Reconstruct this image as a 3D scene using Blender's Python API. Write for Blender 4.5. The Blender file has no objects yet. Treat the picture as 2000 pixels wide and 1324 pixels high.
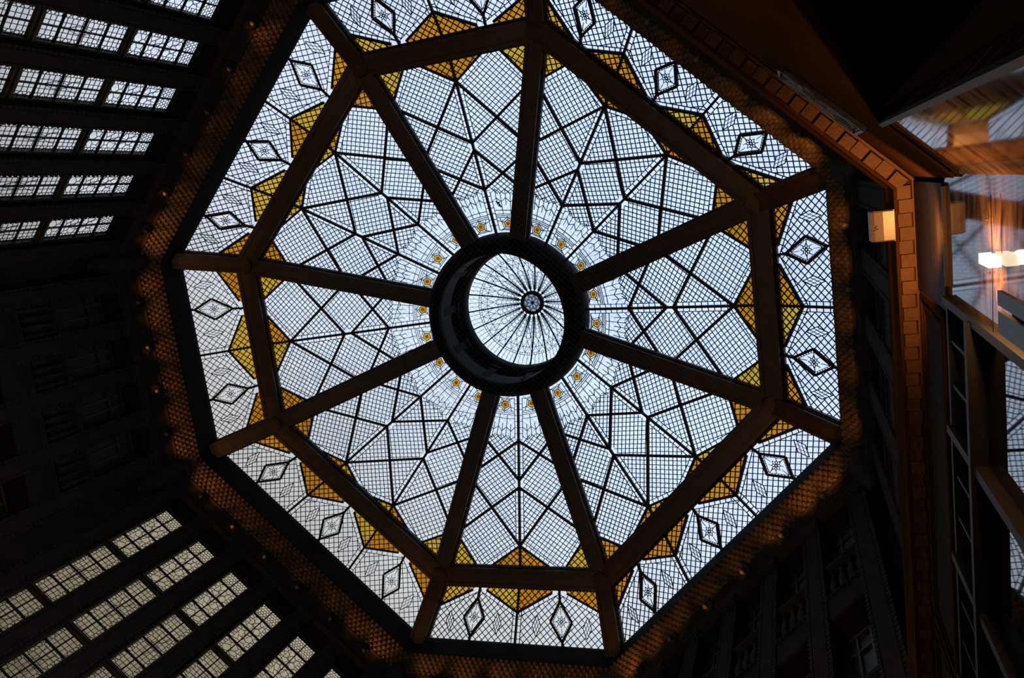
import bpy, math, random
from math import sin, cos, tan, pi, radians, atan2, sqrt, hypot
from mathutils import Vector, Matrix

random.seed(7)
C = bpy.context.scene.collection
SC = bpy.context.scene
S = 0.6            # metres per survey unit
Z0 = 29.25         # the floor lies at -29.25 survey units


def W(p):
    return Vector((p[0] * S, p[1] * S, (p[2] + Z0) * S))


# ------------------------------------------------------------------ camera
cam_d = bpy.data.cameras.new('camera')
cam = bpy.data.objects.new('camera', cam_d)
C.objects.link(cam)
RR = [[0.938557, 0.13052, 0.319492], [-0.068181, 0.977608, -0.199084], [-0.338322, 0.165069, 0.92644]]
M = Matrix.Identity(4)
for i in range(3):
    M[i][0] = RR[0][i]
    M[i][1] = -RR[1][i]
    M[i][2] = -RR[2][i]
CAM = (10.82286, -4.28719, -26.5802)
cp = W(CAM)
for i in range(3):
    M[i][3] = cp[i]
cam.matrix_world = M
cam_d.sensor_width = 36.0
cam_d.lens = 36.0 * 1525.0 / 2000.0
cam_d.clip_start = 0.02
cam_d.clip_end = 500
SC.camera = cam
SC.view_settings.view_transform = 'Standard'
SC.view_settings.look = 'None'
SC.view_settings.gamma = 1.0
SC.view_settings.exposure = 0.0
SC.view_settings.use_curve_mapping = False

# ------------------------------------------------------------------ world: overcast sky, dimmer towards the lower left horizon
wd = bpy.data.worlds.new('overcast_sky')
SC.world = wd
wd.use_nodes = True
nt = wd.node_tree
nt.nodes.clear()
N = nt.nodes.new
out = N('ShaderNodeOutputWorld')
bg = N('ShaderNodeBackground')
tc = N('ShaderNodeTexCoord')
nt.links.new(bg.outputs[0], out.inputs[0])


def world_ramp(vec, stops):
    vm = N('ShaderNodeVectorMath'); vm.operation = 'DOT_PRODUCT'
    vm.inputs[1].default_value = vec
    nt.links.new(tc.outputs['Generated'], vm.inputs[0])
    mr = N('ShaderNodeMapRange')
    mr.inputs[1].default_value = -1; mr.inputs[2].default_value = 1
    nt.links.new(vm.outputs['Value'], mr.inputs[0])
    cr = N('ShaderNodeValToRGB')
    el = cr.color_ramp.elements
    while len(el) > 1:
        el.remove(el[-1])
    el[0].position = (stops[0][0] + 1) / 2; el[0].color = (*stops[0][1], 1)
    for p, c in stops[1:]:
        e = el.new((p + 1) / 2); e.color = (*c, 1)
    nt.links.new(mr.outputs[0], cr.inputs[0])
    return cr


# elevation term
ra = world_ramp((0, 0, 1), [(-1, (.02, .02, .02)), (0.15, (.08, .08, .085)), (0.5, (.22, .225, .235)), (0.62, (.44, .46, .49)), (0.70, (.68, .73, .82)), (0.8, (.78, .91, 1.12)), (1, (.73, .92, 1.22))])
# compass term: the sky is greyer and warmer to the lower left, bluer to the upper right
rb = world_ramp((-.7071, .7071, 0), [(-1, (.55, .62, .75)), (-.3, (.82, .92, 1.0)), (0, (1, 1, 1)), (.35, (1.0, .98, .95)), (.6, (.86, .80, .68)), (1, (.7, .62, .48))])
mx = N('ShaderNodeMix'); mx.data_type = 'RGBA'; mx.blend_type = 'MULTIPLY'
mx.inputs[0].default_value = 1.0
nt.links.new(ra.outputs[0], mx.inputs[6]); nt.links.new(rb.outputs[0], mx.inputs[7])
nz = N('ShaderNodeTexNoise'); nz.inputs['Scale'].default_value = 2.6; nz.inputs['Detail'].default_value = 3
nt.links.new(tc.outputs['Generated'], nz.inputs['Vector'])
mr = N('ShaderNodeMapRange'); mr.inputs[1].default_value = .3; mr.inputs[2].default_value = .7
mr.inputs[3].default_value = .90; mr.inputs[4].default_value = 1.08
nt.links.new(nz.outputs[0], mr.inputs[0])
mx2 = N('ShaderNodeVectorMath'); mx2.operation = 'SCALE'
nt.links.new(mx.outputs[2], mx2.inputs[0]); nt.links.new(mr.outputs[0], mx2.inputs['Scale'])
nt.links.new(mx2.outputs[0], bg.inputs[0])
bg.inputs[1].default_value = 1.20

# ------------------------------------------------------------------ lamps of the hall: warm spots washing the cornice


def spot(name, pos, aim, power, ang, blend=.5, col=(1, .36, .07), rad=.06):
    d = bpy.data.lights.new(name, 'SPOT')
    d.energy = power; d.spot_size = radians(ang); d.spot_blend = blend; d.color = col; d.shadow_soft_size = rad
    o = bpy.data.objects.new(name, d); C.objects.link(o)
    a, b = W(pos), W(aim)
    o.location = a
    o.rotation_euler = (b - a).to_track_quat('-Z', 'Y').to_euler()
    return o


def side_pt(phi, r, t, z):
    a = radians(phi)
    return (cos(a) * r - sin(a) * t, sin(a) * r + cos(a) * t, z)


SPOTS = [(phi, t, t, p) for phi, row in {
    180: ((-3.3, 60), (-2.0, 34), (-.7, 30), (.7, 34), (2.0, 44), (3.2, 44)),
    135: ((4.9, 64), (3.9, 40), (2.6, 16), (1.0, 8), (-.6, 7), (-2.2, 10), (-3.6, 30), (-4.8, 60)),
    90: ((3.0, 40), (1.5, 40), (0, 36), (-1.5, 34), (-3.0, 30)),
    45: ((4.8, 80), (3.6, 34), (2.2, 14), (.8, 10), (-.8, 16), (-2.4, 36), (-3.8, 70), (-4.8, 60)),
    0: ((3.2, 24), (1.6, 18), (0, 22), (-1.6, 30), (-2.9, 44)),
    315: ((4.8, 80), (3.6, 50), (2.2, 14), (0, 6), (-2.5, 6)),
    225: ((-4.9, 80), (-3.9, 50), (-2.7, 30), (-1.2, 12), (.4, 8), (2.4, 10), (4.2, 34)),
    270: ((-3, 20), (3, 20))}.items() for t, p in row]
for phi, t0, t1, pw in SPOTS:
    R = 12.0 if phi % 90 == 0 else 11.3
    spot('cornice_spot', side_pt(phi, R + .24, t0, -4.25), side_pt(phi, R + .06, t0 * .97, -2.5), pw * .30, 56, 1.0, (1, .36, .07), .03)
for k in range(8):   # soft warm wash from the gallery lights over the ring beams
    a = radians(45 * k + 22.5)
    spot('gallery_wash', (cos(a) * 9, sin(a) * 9, -14), (cos(a) * 9.8, sin(a) * 9.8, 0), 85, 40, 1.0, (1, .42, .13))
d = bpy.data.lights.new('hall_fill_light', 'POINT'); d.energy = 260; d.color = (1, .82, .62); d.shadow_soft_size = .5  # unseen fill light added in mid court to lift the dark walls
o = bpy.data.objects.new('hall_fill_light', d); C.objects.link(o); o.location = W((-1, 1, -22))

# ------------------------------------------------------------------ materials
MATS = {}


def new_mat(name):
    m = bpy.data.materials.new(name); m.use_nodes = True
    m.node_tree.nodes.clear()
    MATS[name] = m
    return m, m.node_tree


def coord(nt, scale):
    tc = nt.nodes.new('ShaderNodeTexCoord'); mp = nt.nodes.new('ShaderNodeMapping')
    mp.inputs['Scale'].default_value = scale if isinstance(scale, tuple) else (scale,) * 3
    nt.links.new(tc.outputs['Object'], mp.inputs['Vector'])
    return mp.outputs[0]


def solid(name, c1, c2=None, rough=.6, metal=0., scale=6., bump=0., bscale=40., spec=.5, stretch=None, detail=5):
    m, nt = new_mat(name)
    o = nt.nodes.new('ShaderNodeOutputMaterial'); b = nt.nodes.new('ShaderNodeBsdfPrincipled')
    nt.links.new(b.outputs[0], o.inputs[0])
    b.inputs['Roughness'].default_value = rough; b.inputs['Metallic'].default_value = metal
    b.inputs['Specular IOR Level'].default_value = spec
    c2 = c2 or tuple(x * .6 for x in c1)
    v = coord(nt, stretch or scale)
    nz = nt.nodes.new('ShaderNodeTexNoise'); nz.inputs['Scale'].default_value = 1; nz.inputs['Detail'].default_value = detail
    nt.links.new(v, nz.inputs['Vector'])
    cr = nt.nodes.new('ShaderNodeValToRGB')
    cr.color_ramp.elements[0].position = .35; cr.color_ramp.elements[0].color = (*c2, 1)
    cr.color_ramp.elements[1].position = .68; cr.color_ramp.elements[1].color = (*c1, 1)
    nt.links.new(nz.outputs[0], cr.inputs[0]); nt.links.new(cr.outputs[0], b.inputs['Base Color'])
    if bump:
        n2 = nt.nodes.new('ShaderNodeTexNoise'); n2.inputs['Scale'].default_value = bscale
        tc = nt.nodes.new('ShaderNodeTexCoord'); nt.links.new(tc.outputs['Object'], n2.inputs['Vector'])
        bp = nt.nodes.new('ShaderNodeBump'); bp.inputs['Strength'].default_value = bump; bp.inputs['Distance'].default_value = .02
        nt.links.new(n2.outputs[0], bp.inputs['Height']); nt.links.new(bp.outputs[0], b.inputs['Normal'])
    return m


def glass(name, hi, lo, scale=22., spread=(.3, .7), gloss=.04):
    """thin cathedral glass: lets the sky through, tinted and slightly mottled"""
    m, nt = new_mat(name)
    o = nt.nodes.new('ShaderNodeOutputMaterial')
    tr = nt.nodes.new('ShaderNodeBsdfTransparent'); gl = nt.nodes.new('ShaderNodeBsdfGlossy')
    gl.inputs['Roughness'].default_value = .25; gl.inputs['Color'].default_value = (.5, .5, .5, 1)
    mx = nt.nodes.new('ShaderNodeMixShader'); mx.inputs[0].default_value = gloss
    v = coord(nt, scale)
    nz = nt.nodes.new('ShaderNodeTexNoise'); nz.inputs['Scale'].default_value = 1; nz.inputs['Detail'].default_value = 4
    nt.links.new(v, nz.inputs['Vector'])
    v2 = coord(nt, 1.3)
    n2 = nt.nodes.new('ShaderNodeTexNoise'); n2.inputs['Scale'].default_value = 1; n2.inputs['Detail'].default_value = 2
    nt.links.new(v2, n2.inputs['Vector'])
    ad = nt.nodes.new('ShaderNodeMix'); ad.inputs[0].default_value = .4
    nt.links.new(nz.outputs[0], ad.inputs[2]); nt.links.new(n2.outputs[0], ad.inputs[3])
    cr = nt.nodes.new('ShaderNodeValToRGB')
    cr.color_ramp.elements[0].position = spread[0]; cr.color_ramp.elements[0].color = (*lo, 1)
    cr.color_ramp.elements[1].position = spread[1]; cr.color_ramp.elements[1].color = (*hi, 1)
    nt.links.new(ad.outputs[0], cr.inputs[0]); nt.links.new(cr.outputs[0], tr.inputs['Color'])
    nt.links.new(tr.outputs[0], mx.inputs[1]); nt.links.new(gl.outputs[0], mx.inputs[2])
    nt.links.new(mx.outputs[0], o.inputs[0])
    return m


def emit(name, col, st):
    m, nt = new_mat(name)
    o = nt.nodes.new('ShaderNodeOutputMaterial'); e = nt.nodes.new('ShaderNodeEmission')
    e.inputs[0].default_value = (*col, 1); e.inputs[1].default_value = st
    nt.links.new(e.outputs[0], o.inputs[0])
    return m


m_lead = solid('lead', (.012, .012, .012), (.006, .006, .006), rough=.5)
m_bar = solid('dark_iron', (.014, .012, .010), (.007, .006, .005), rough=.6)
m_beam = solid('brown_beam_paint', (.080, .050, .033), (.052, .034, .022), rough=.55, scale=3, bump=.15)
m_hub = solid('black_brown_paint', (.017, .014, .011), (.010, .008, .007), rough=.8, spec=.15)
m_beamside = solid('iron_frame_paint', (.030, .030, .030), (.018, .018, .018), rough=.55)
m_edge = solid('grey_steel_paint', (.032, .028, .025), (.022, .020, .018), rough=.8, scale=2, spec=.12)
m_drum = solid('drum_paint', (.024, .023, .022), (.012, .012, .011), rough=.8, spec=.12, scale=2.5)
m_stone = solid('dark_stone', (.060, .051, .042), (.040, .034, .028), rough=.9, spec=.06, scale=2.2, bump=.3, bscale=14)
m_stone2 = solid('carved_stone', (.060, .052, .042), (.032, .027, .022), rough=.8, spec=.2, scale=5, bump=.35, bscale=25)
m_scale = solid('terracotta_scales', (.17, .105, .055), (.055, .034, .018), rough=.55, scale=5, bump=.3, bscale=30)
m_red = solid('red_brown_paint', (.022, .004, .003), (.012, .003, .002), rough=.9, spec=.1)
m_trim = solid('brass_window_trim', (.10, .075, .025), (.05, .04, .015), rough=.45, metal=.4)
m_darkglass = solid('unlit_window_glass', (.016, .022, .026), (.009, .012, .015), rough=.4, scale=3, spec=.3)
m_clear = glass('clear_cathedral_glass', (.99, .99, 1.0), (.76, .80, .86))
m_clear2 = glass('clear_lantern_glass', (1, 1, 1), (.9, .93, .95))
m_strip = glass('frosted_strip_glass', (.93, .92, .92), (.66, .66, .67))
m_amber1 = glass('amber_glass', (.70, .30, .012), (.42, .14, .004))
m_amber2 = glass('yellow_glass', (.74, .45, .045), (.50, .28, .015))
m_orange = glass('orange_glass', (.85, .20, .01), (.60, .10, .005))
m_wing = glass('upper_left_window_glass', (1, 1, 1), (.62, .66, .72), scale=9)
m_wing2 = glass('lower_left_window_glass', (.88, .80, .64), (.50, .44, .34), scale=7)
m_bulb = solid('bulb_glass', (.35, .28, .16), (.22, .18, .1), rough=.2)
m_floor = solid('stone_floor', (.05, .045, .04), (.03, .028, .025), rough=.4)
m_wire = solid('black_wire', (.008, .008, .008), rough=.5)
m_white = solid('white_plastic', (.17, .145, .12), (.155, .13, .11), rough=.35)
m_brick = solid('ochre_brick', (.13, .062, .020), (.09, .042, .013), rough=.7, scale=8, bump=.25, bscale=50)
m_fascia = solid('ochre_plaster', (.062, .028, .009), (.045, .020, .006), rough=.9, scale=2.5, spec=.0)
m_bronze = solid('streaked_bronze', (.035, .022, .010), (.006, .005, .004), rough=.6, metal=.0, spec=.08, stretch=(3, 2, 60), bump=.2)
m_copper = solid('copper_edge', (.11, .055, .025), (.06, .03, .015), rough=.5, metal=.2)
m_grey = solid('grey_window_paint', (.034, .033, .036), (.025, .024, .026), rough=.6, spec=.3)
m_shopglass = solid('shop_glass', (.004, .004, .005), rough=.02, spec=1.0)
m_mould = solid('dark_wood_panel', (.026, .020, .014), (.014, .012, .010), rough=.8, spec=.05, stretch=(3, 40, 3))
m_plate = solid('slate_grey_metal', (.09, .10, .12), (.075, .085, .10), rough=.45)
m_relief = solid('grey_carved_stone', (.075, .085, .10), (.04, .045, .055), rough=.45, scale=7, bump=.4, bscale=20)
m_lamp = emit('halogen_cube_glow', (1, .86, .60), 2.6)

# polished marble: dark, veined, mirror-like
m_marble, nt = new_mat('polished_marble')
o_ = nt.nodes.new('ShaderNodeOutputMaterial'); b_ = nt.nodes.new('ShaderNodeBsdfPrincipled')
nt.links.new(b_.outputs[0], o_.inputs[0])
v = coord(nt, (2.0, 2.0, 9.0))
nz = nt.nodes.new('ShaderNodeTexNoise'); nz.inputs['Scale'].default_value = 1.6; nz.inputs['Detail'].default_value = 8
nz.inputs['Distortion'].default_value = 1.2
nt.links.new(v, nz.inputs['Vector'])
cr = nt.nodes.new('ShaderNodeValToRGB')
cr.color_ramp.elements[0].position = .38; cr.color_ramp.elements[0].color = (.03, .018, .012, 1)
cr.color_ramp.elements[1].position = .66; cr.color_ramp.elements[1].color = (.30, .155, .085, 1)
nt.links.new(nz.outputs[0], cr.inputs[0]); nt.links.new(cr.outputs[0], b_.inputs['Base Color'])
b_.inputs['Roughness'].default_value = .05
b_.inputs['IOR'].default_value = 1.6


# ------------------------------------------------------------------ mesh helpers
class MB:
    def __init__(self):
        self.v = []; self.f = []

    def quad(self, *p):
        n = len(self.v); self.v += [tuple(q) for q in p]; self.f.append(tuple(range(n, n + len(p))))

    def bar(self, A, B, n, w, up, dn):
        """box along AB: width w across, from -dn to +up along unit n"""
        A, B, n = Vector(A), Vector(B), Vector(n)
        d = B - A
        if d.length < 1e-6:
            return
        x = d.normalized().cross(n); x.normalize()
        k = len(self.v)
        for P in (A, B):
            for sx, sz in ((-1, -dn), (1, -dn), (1, up), (-1, up)):
                self.v.append(tuple(P + x * (w / 2 * sx) + n * sz))
        self.f += [(k, k + 1, k + 2, k + 3), (k + 7, k + 6, k + 5, k + 4), (k, k + 4, k + 5, k + 1),
                   (k + 1, k + 5, k + 6, k + 2), (k + 2, k + 6, k + 7, k + 3), (k + 3, k + 7, k + 4, k)]

    def obox(self, c, ex, ey, ez, hx, hy, hz):
        c, ex, ey, ez = Vector(c), Vector(ex), Vector(ey), Vector(ez)
        k = len(self.v)
        for sz in (-1, 1):
            for sx, sy in ((-1, -1), (1, -1), (1, 1), (-1, 1)):
                self.v.append(tuple(c + ex * hx * sx + ey * hy * sy + ez * hz * sz))
        self.f += [(k + 3, k + 2, k + 1, k), (k + 4, k + 5, k + 6, k + 7)] + [(k + i, k + (i + 1) % 4, k + 4 + (i + 1) % 4, k + 4 + i) for i in range(4)]

    def sweep(self, rings, closed_ring=True, caps=True):
        k = len(self.v); n = len(rings[0])
        for r in rings:
            self.v += [tuple(p) for p in r]
        m = n if closed_ring else n - 1
        for i in range(len(rings) - 1):
            for j in range(m):
                a = k + i * n + j; b = k + i * n + (j + 1) % n
                self.f.append((a, b, b + n, a + n))
        if caps and closed_ring:
            self.f.append(tuple(k + j for j in reversed(range(n))))
            self.f.append(tuple(k + (len(rings) - 1) * n + j for j in range(n)))

    def tube(self, pts, r, seg=6, caps=True):
        pts = [Vector(p) for p in pts]
        rings = []
        for i, p in enumerate(pts):
            d = (pts[min(i + 1, len(pts) - 1)] - pts[max(i - 1, 0)]).normalized()
            a = d.cross(Vector((0, 0, 1)))
            if a.length < 1e-3:
                a = d.cross(Vector((1, 0, 0)))
            a.normalize(); b = d.cross(a)
            rings.append([p + (a * cos(2 * pi * j / seg) + b * sin(2 * pi * j / seg)) * r for j in range(seg)])
        self.sweep(rings, caps=caps)

    def lathe(self, prof, c, ex, ey, ez, seg=16, a0=0., a1=2 * pi):
        """prof: (radius, height) list about axis ez through c"""
        c, ex, ey, ez = Vector(c), Vector(ex), Vector(ey), Vector(ez)
        full = abs(a1 - a0 - 2 * pi) < 1e-6
        n = seg if full else seg + 1
        k = len(self.v)
        for j in range(n):
            a = a0 + (a1 - a0) * j / seg
            for r, h in prof:
                self.v.append(tuple(c + (ex * cos(a) + ey * sin(a)) * r + ez * h))
        m = len(prof)
        for j in range(seg):
            j2 = (j + 1) % n
            for i in range(m - 1):
                self.f.append((k + j * m + i, k + j2 * m + i, k + j2 * m + i + 1, k + j * m + i + 1))

    def build(self, name, mat, parent=None, smooth=False):
        off = parent['_o'] if parent is not None and '_o' in parent else (0, 0, 0)
        me = bpy.data.meshes.new(name)
        o0 = Vector(off)
        me.from_pydata([tuple(W(p) - o0) for p in self.v], [], self.f)
        me.materials.append(mat)
        if smooth:
            for p in me.polygons:
                p.use_smooth = True
        me.update()
        o = bpy.data.objects.new(name, me)
        C.objects.link(o)
        if parent is not None:
            o.parent = parent
            o['_o'] = off
        return o


def thing(name, label, cat, loc, group=None, kind=None):
    o = bpy.data.objects.new(name, None)
    C.objects.link(o)
    o.empty_display_size = .1
    o.location = W(loc)
    o['_o'] = tuple(W(loc))
    tag(o, label, cat, group, kind)
    return o


def tag(o, label=None, cat=None, group=None, kind=None):
    if label: o['label'] = label
    if cat: o['category'] = cat
    if group: o['group'] = group
    if kind: o['kind'] = kind
    return o


def copy_tree(o, parent=None, mat=None):
    c = o.copy()
    C.objects.link(c)
    if parent is not None:
        c.parent = parent
    for ch in [x for x in o.children]:
        copy_tree(ch, c)
    return c


ORD = ['first', 'second', 'third', 'fourth', 'fifth', 'sixth', 'seventh', 'eighth', 'ninth', 'tenth']
SIDE = {0: 'right', 45: 'lower right', 90: 'bottom', 135: 'lower left', 180: 'left', 225: 'upper left', 270: 'top', 315: 'upper right'}
NEXT = {0: 'right', 45: 'lower-right', 90: 'bottom', 135: 'lower-left', 180: 'left', 225: 'upper-left', 270: 'top', 315: 'upper-right'}

# ------------------------------------------------------------------ the skylight: surveyed numbers
A_IN, B_IN = 10.0, 3.385
H_CARD = atan2(B_IN, A_IN); H_DIAG = pi / 4 - H_CARD
D_IN = (A_IN + B_IN) / sqrt(2)
A_OUT, B_OUT = 12.02, 3.98
D_OUT = (A_OUT + B_OUT) / sqrt(2)
G_CARD = 12.15; G_DIAG = 11.50          # outer edge of the glass
ZG_IN, ZG_OUT, ZG_HUB = .45, -1.15, 2.9    # glass heights
R_HUB = 3.38


def vert(i, a, b, z):
    """i = 0..7 corner between side i*45 and the next, counted by angle"""
    th = [(a, b), (b, a), (-b, a), (-a, b), (-a, -b), (-b, -a), (b, -a), (a, -b)][i]
    return Vector((th[0], th[1], z))


class Pan:
    """a flat glass facet with 2D metric coordinates (x along the side, y along the slope)"""

    def __init__(self, phi, r0, z0, r1, z1):
        a = radians(phi)
        self.er = Vector((cos(a), sin(a), 0)); self.et = Vector((-sin(a), cos(a), 0))
        self.O = self.er * r0 + Vector((0, 0, z0))
        self.r0, self.r1, self.z0, self.z1 = r0, r1, z0, z1
        self.k = hypot(r1 - r0, z1 - z0) / abs(r1 - r0)
        self.sg = 1 if r1 > r0 else -1
        self.ey = (self.er * (r1 - r0) + Vector((0, 0, z1 - z0))).normalized()
        self.n = self.et.cross(self.ey)
        if self.n.z > 0:
            self.n = -self.n

    def P(self, r, t):
        return (t, (r - self.r0) * self.sg * self.k)

    def pol(self, rho, al):
        return self.P(rho * cos(al), rho * sin(al))

    def w(self, p, h=0.):
        return self.O + self.et * p[0] + self.ey * p[1] + self.n * h


def lerp(a, b, f):
    return (a[0] + (b[0] - a[0]) * f, a[1] + (b[1] - a[1]) * f)


def isect(a, b, c, d):
    x1, y1, x2, y2, x3, y3, x4, y4 = *a, *b, *c, *d
    den = (x1 - x2) * (y3 - y4) - (y1 - y2) * (x3 - x4)
    t = ((x1 - x3) * (y3 - y4) - (y1 - y3) * (x3 - x4)) / den
    return (x1 + t * (x2 - x1), y1 + t * (y2 - y1))


def halfplanes(poly, ins=None):
    cx = sum(p[0] for p in poly) / len(poly); cy = sum(p[1] for p in poly) / len(poly)
    hs = []
    for i in range(len(poly)):
        a, b = poly[i], poly[(i + 1) % len(poly)]
        dx, dy = b[0] - a[0], b[1] - a[1]
        L = hypot(dx, dy)
        if L < 1e-6:
            continue
        nx, ny = -dy / L, dx / L
        if (cx - a[0]) * nx + (cy - a[1]) * ny < 0:
            nx, ny = -nx, -ny
        o = ins[i] if ins else 0.
        hs.append((nx, ny, nx * a[0] + ny * a[1] + o))
    return hs


def clip(p, d, hs):
    t0, t1 = -1e9, 1e9
    for nx, ny, c in hs:
        den = nx * d[0] + ny * d[1]; num = c - (nx * p[0] + ny * p[1])
        if abs(den) < 1e-9:
            if num > 0:
                return None
            continue
        t = num / den
        if den > 0:
            t0 = max(t0, t)
        else:
            t1 = min(t1, t)
    return (t0, t1) if t1 - t0 > 1e-4 else None


def lines_in(poly, d, pitch, ins=None, holes=(), phase=.5, anchor=None):
    """segments parallel to d filling the convex polygon, minus convex holes"""
    L = hypot(*d); d = (d[0] / L, d[1] / L); n = (-d[1], d[0])
    hs = halfplanes(poly, ins)
    a = anchor or poly[0]
    ks = [((p[0] - a[0]) * n[0] + (p[1] - a[1]) * n[1]) / pitch for p in poly]
    res = []
    hh = [halfplanes(h) for h in holes]
    for k in range(math.floor(min(ks)), math.ceil(max(ks)) + 1):
        p = (a[0] + n[0] * pitch * (k + phase), a[1] + n[1] * pitch * (k + phase))
        r = clip(p, d, hs)
        if not r:
            continue
        segs = [r]
        for h in hh:
            q = clip(p, d, h)
            if not q:
                continue
            ns = []
            for s0, s1 in segs:
                if q[1] <= s0 or q[0] >= s1:
                    ns.append((s0, s1)); continue
                if q[0] > s0: ns.append((s0, q[0]))
                if q[1] < s1: ns.append((q[1], s1))
            segs = ns
        for s0, s1 in segs:
            if s1 - s0 > .03:
                res.append(((p[0] + d[0] * s0, p[1] + d[1] * s0), (p[0] + d[0] * s1, p[1] + d[1] * s1)))
    return res


def ladder(poly, a, b, w, pitch):
    """border strip inside poly along its edge a-b: one line at distance w and rungs"""
    hs = halfplanes(poly)
    dx, dy = b[0] - a[0], b[1] - a[1]; L = hypot(dx, dy); d = (dx / L, dy / L)
    cx = sum(p[0] for p in poly) / len(poly); cy = sum(p[1] for p in poly) / len(poly)
    n = (-d[1], d[0])
    if (cx - a[0]) * n[0] + (cy - a[1]) * n[1] < 0:
        n = (-n[0], -n[1])
    out = []
    p = (a[0] + n[0] * w, a[1] + n[1] * w)
    r = clip(p, d, hs)
    if r:
        out.append(((p[0] + d[0] * r[0], p[1] + d[1] * r[0]), (p[0] + d[0] * r[1], p[1] + d[1] * r[1])))
    k = 1
    while k * pitch < L - .02:
        q = (a[0] + d[0] * k * pitch, a[1] + d[1] * k * pitch)
        r = clip(q, n, hs)
        if r:
            e = min(w, r[1])
            out.append((q, (q[0] + n[0] * e, q[1] + n[1] * e)))
        k += 1
    return out


TH = .026        # came width


def cames(mb, pan, segs, w=TH):
    for a, b in segs:
        mb.bar(pan.w(a), pan.w(b), pan.n, w, .020, .006)


def bars(mb, pan, segs, w=.10, d=.07):
    for a, b in segs:
        mb.bar(pan.w(a), pan.w(b), pan.n, w, d, .02)


def face(mb, pan, poly, h=0.):
    mb.quad(*[pan.w(p, h) for p in poly])


GRID = .165


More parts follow.
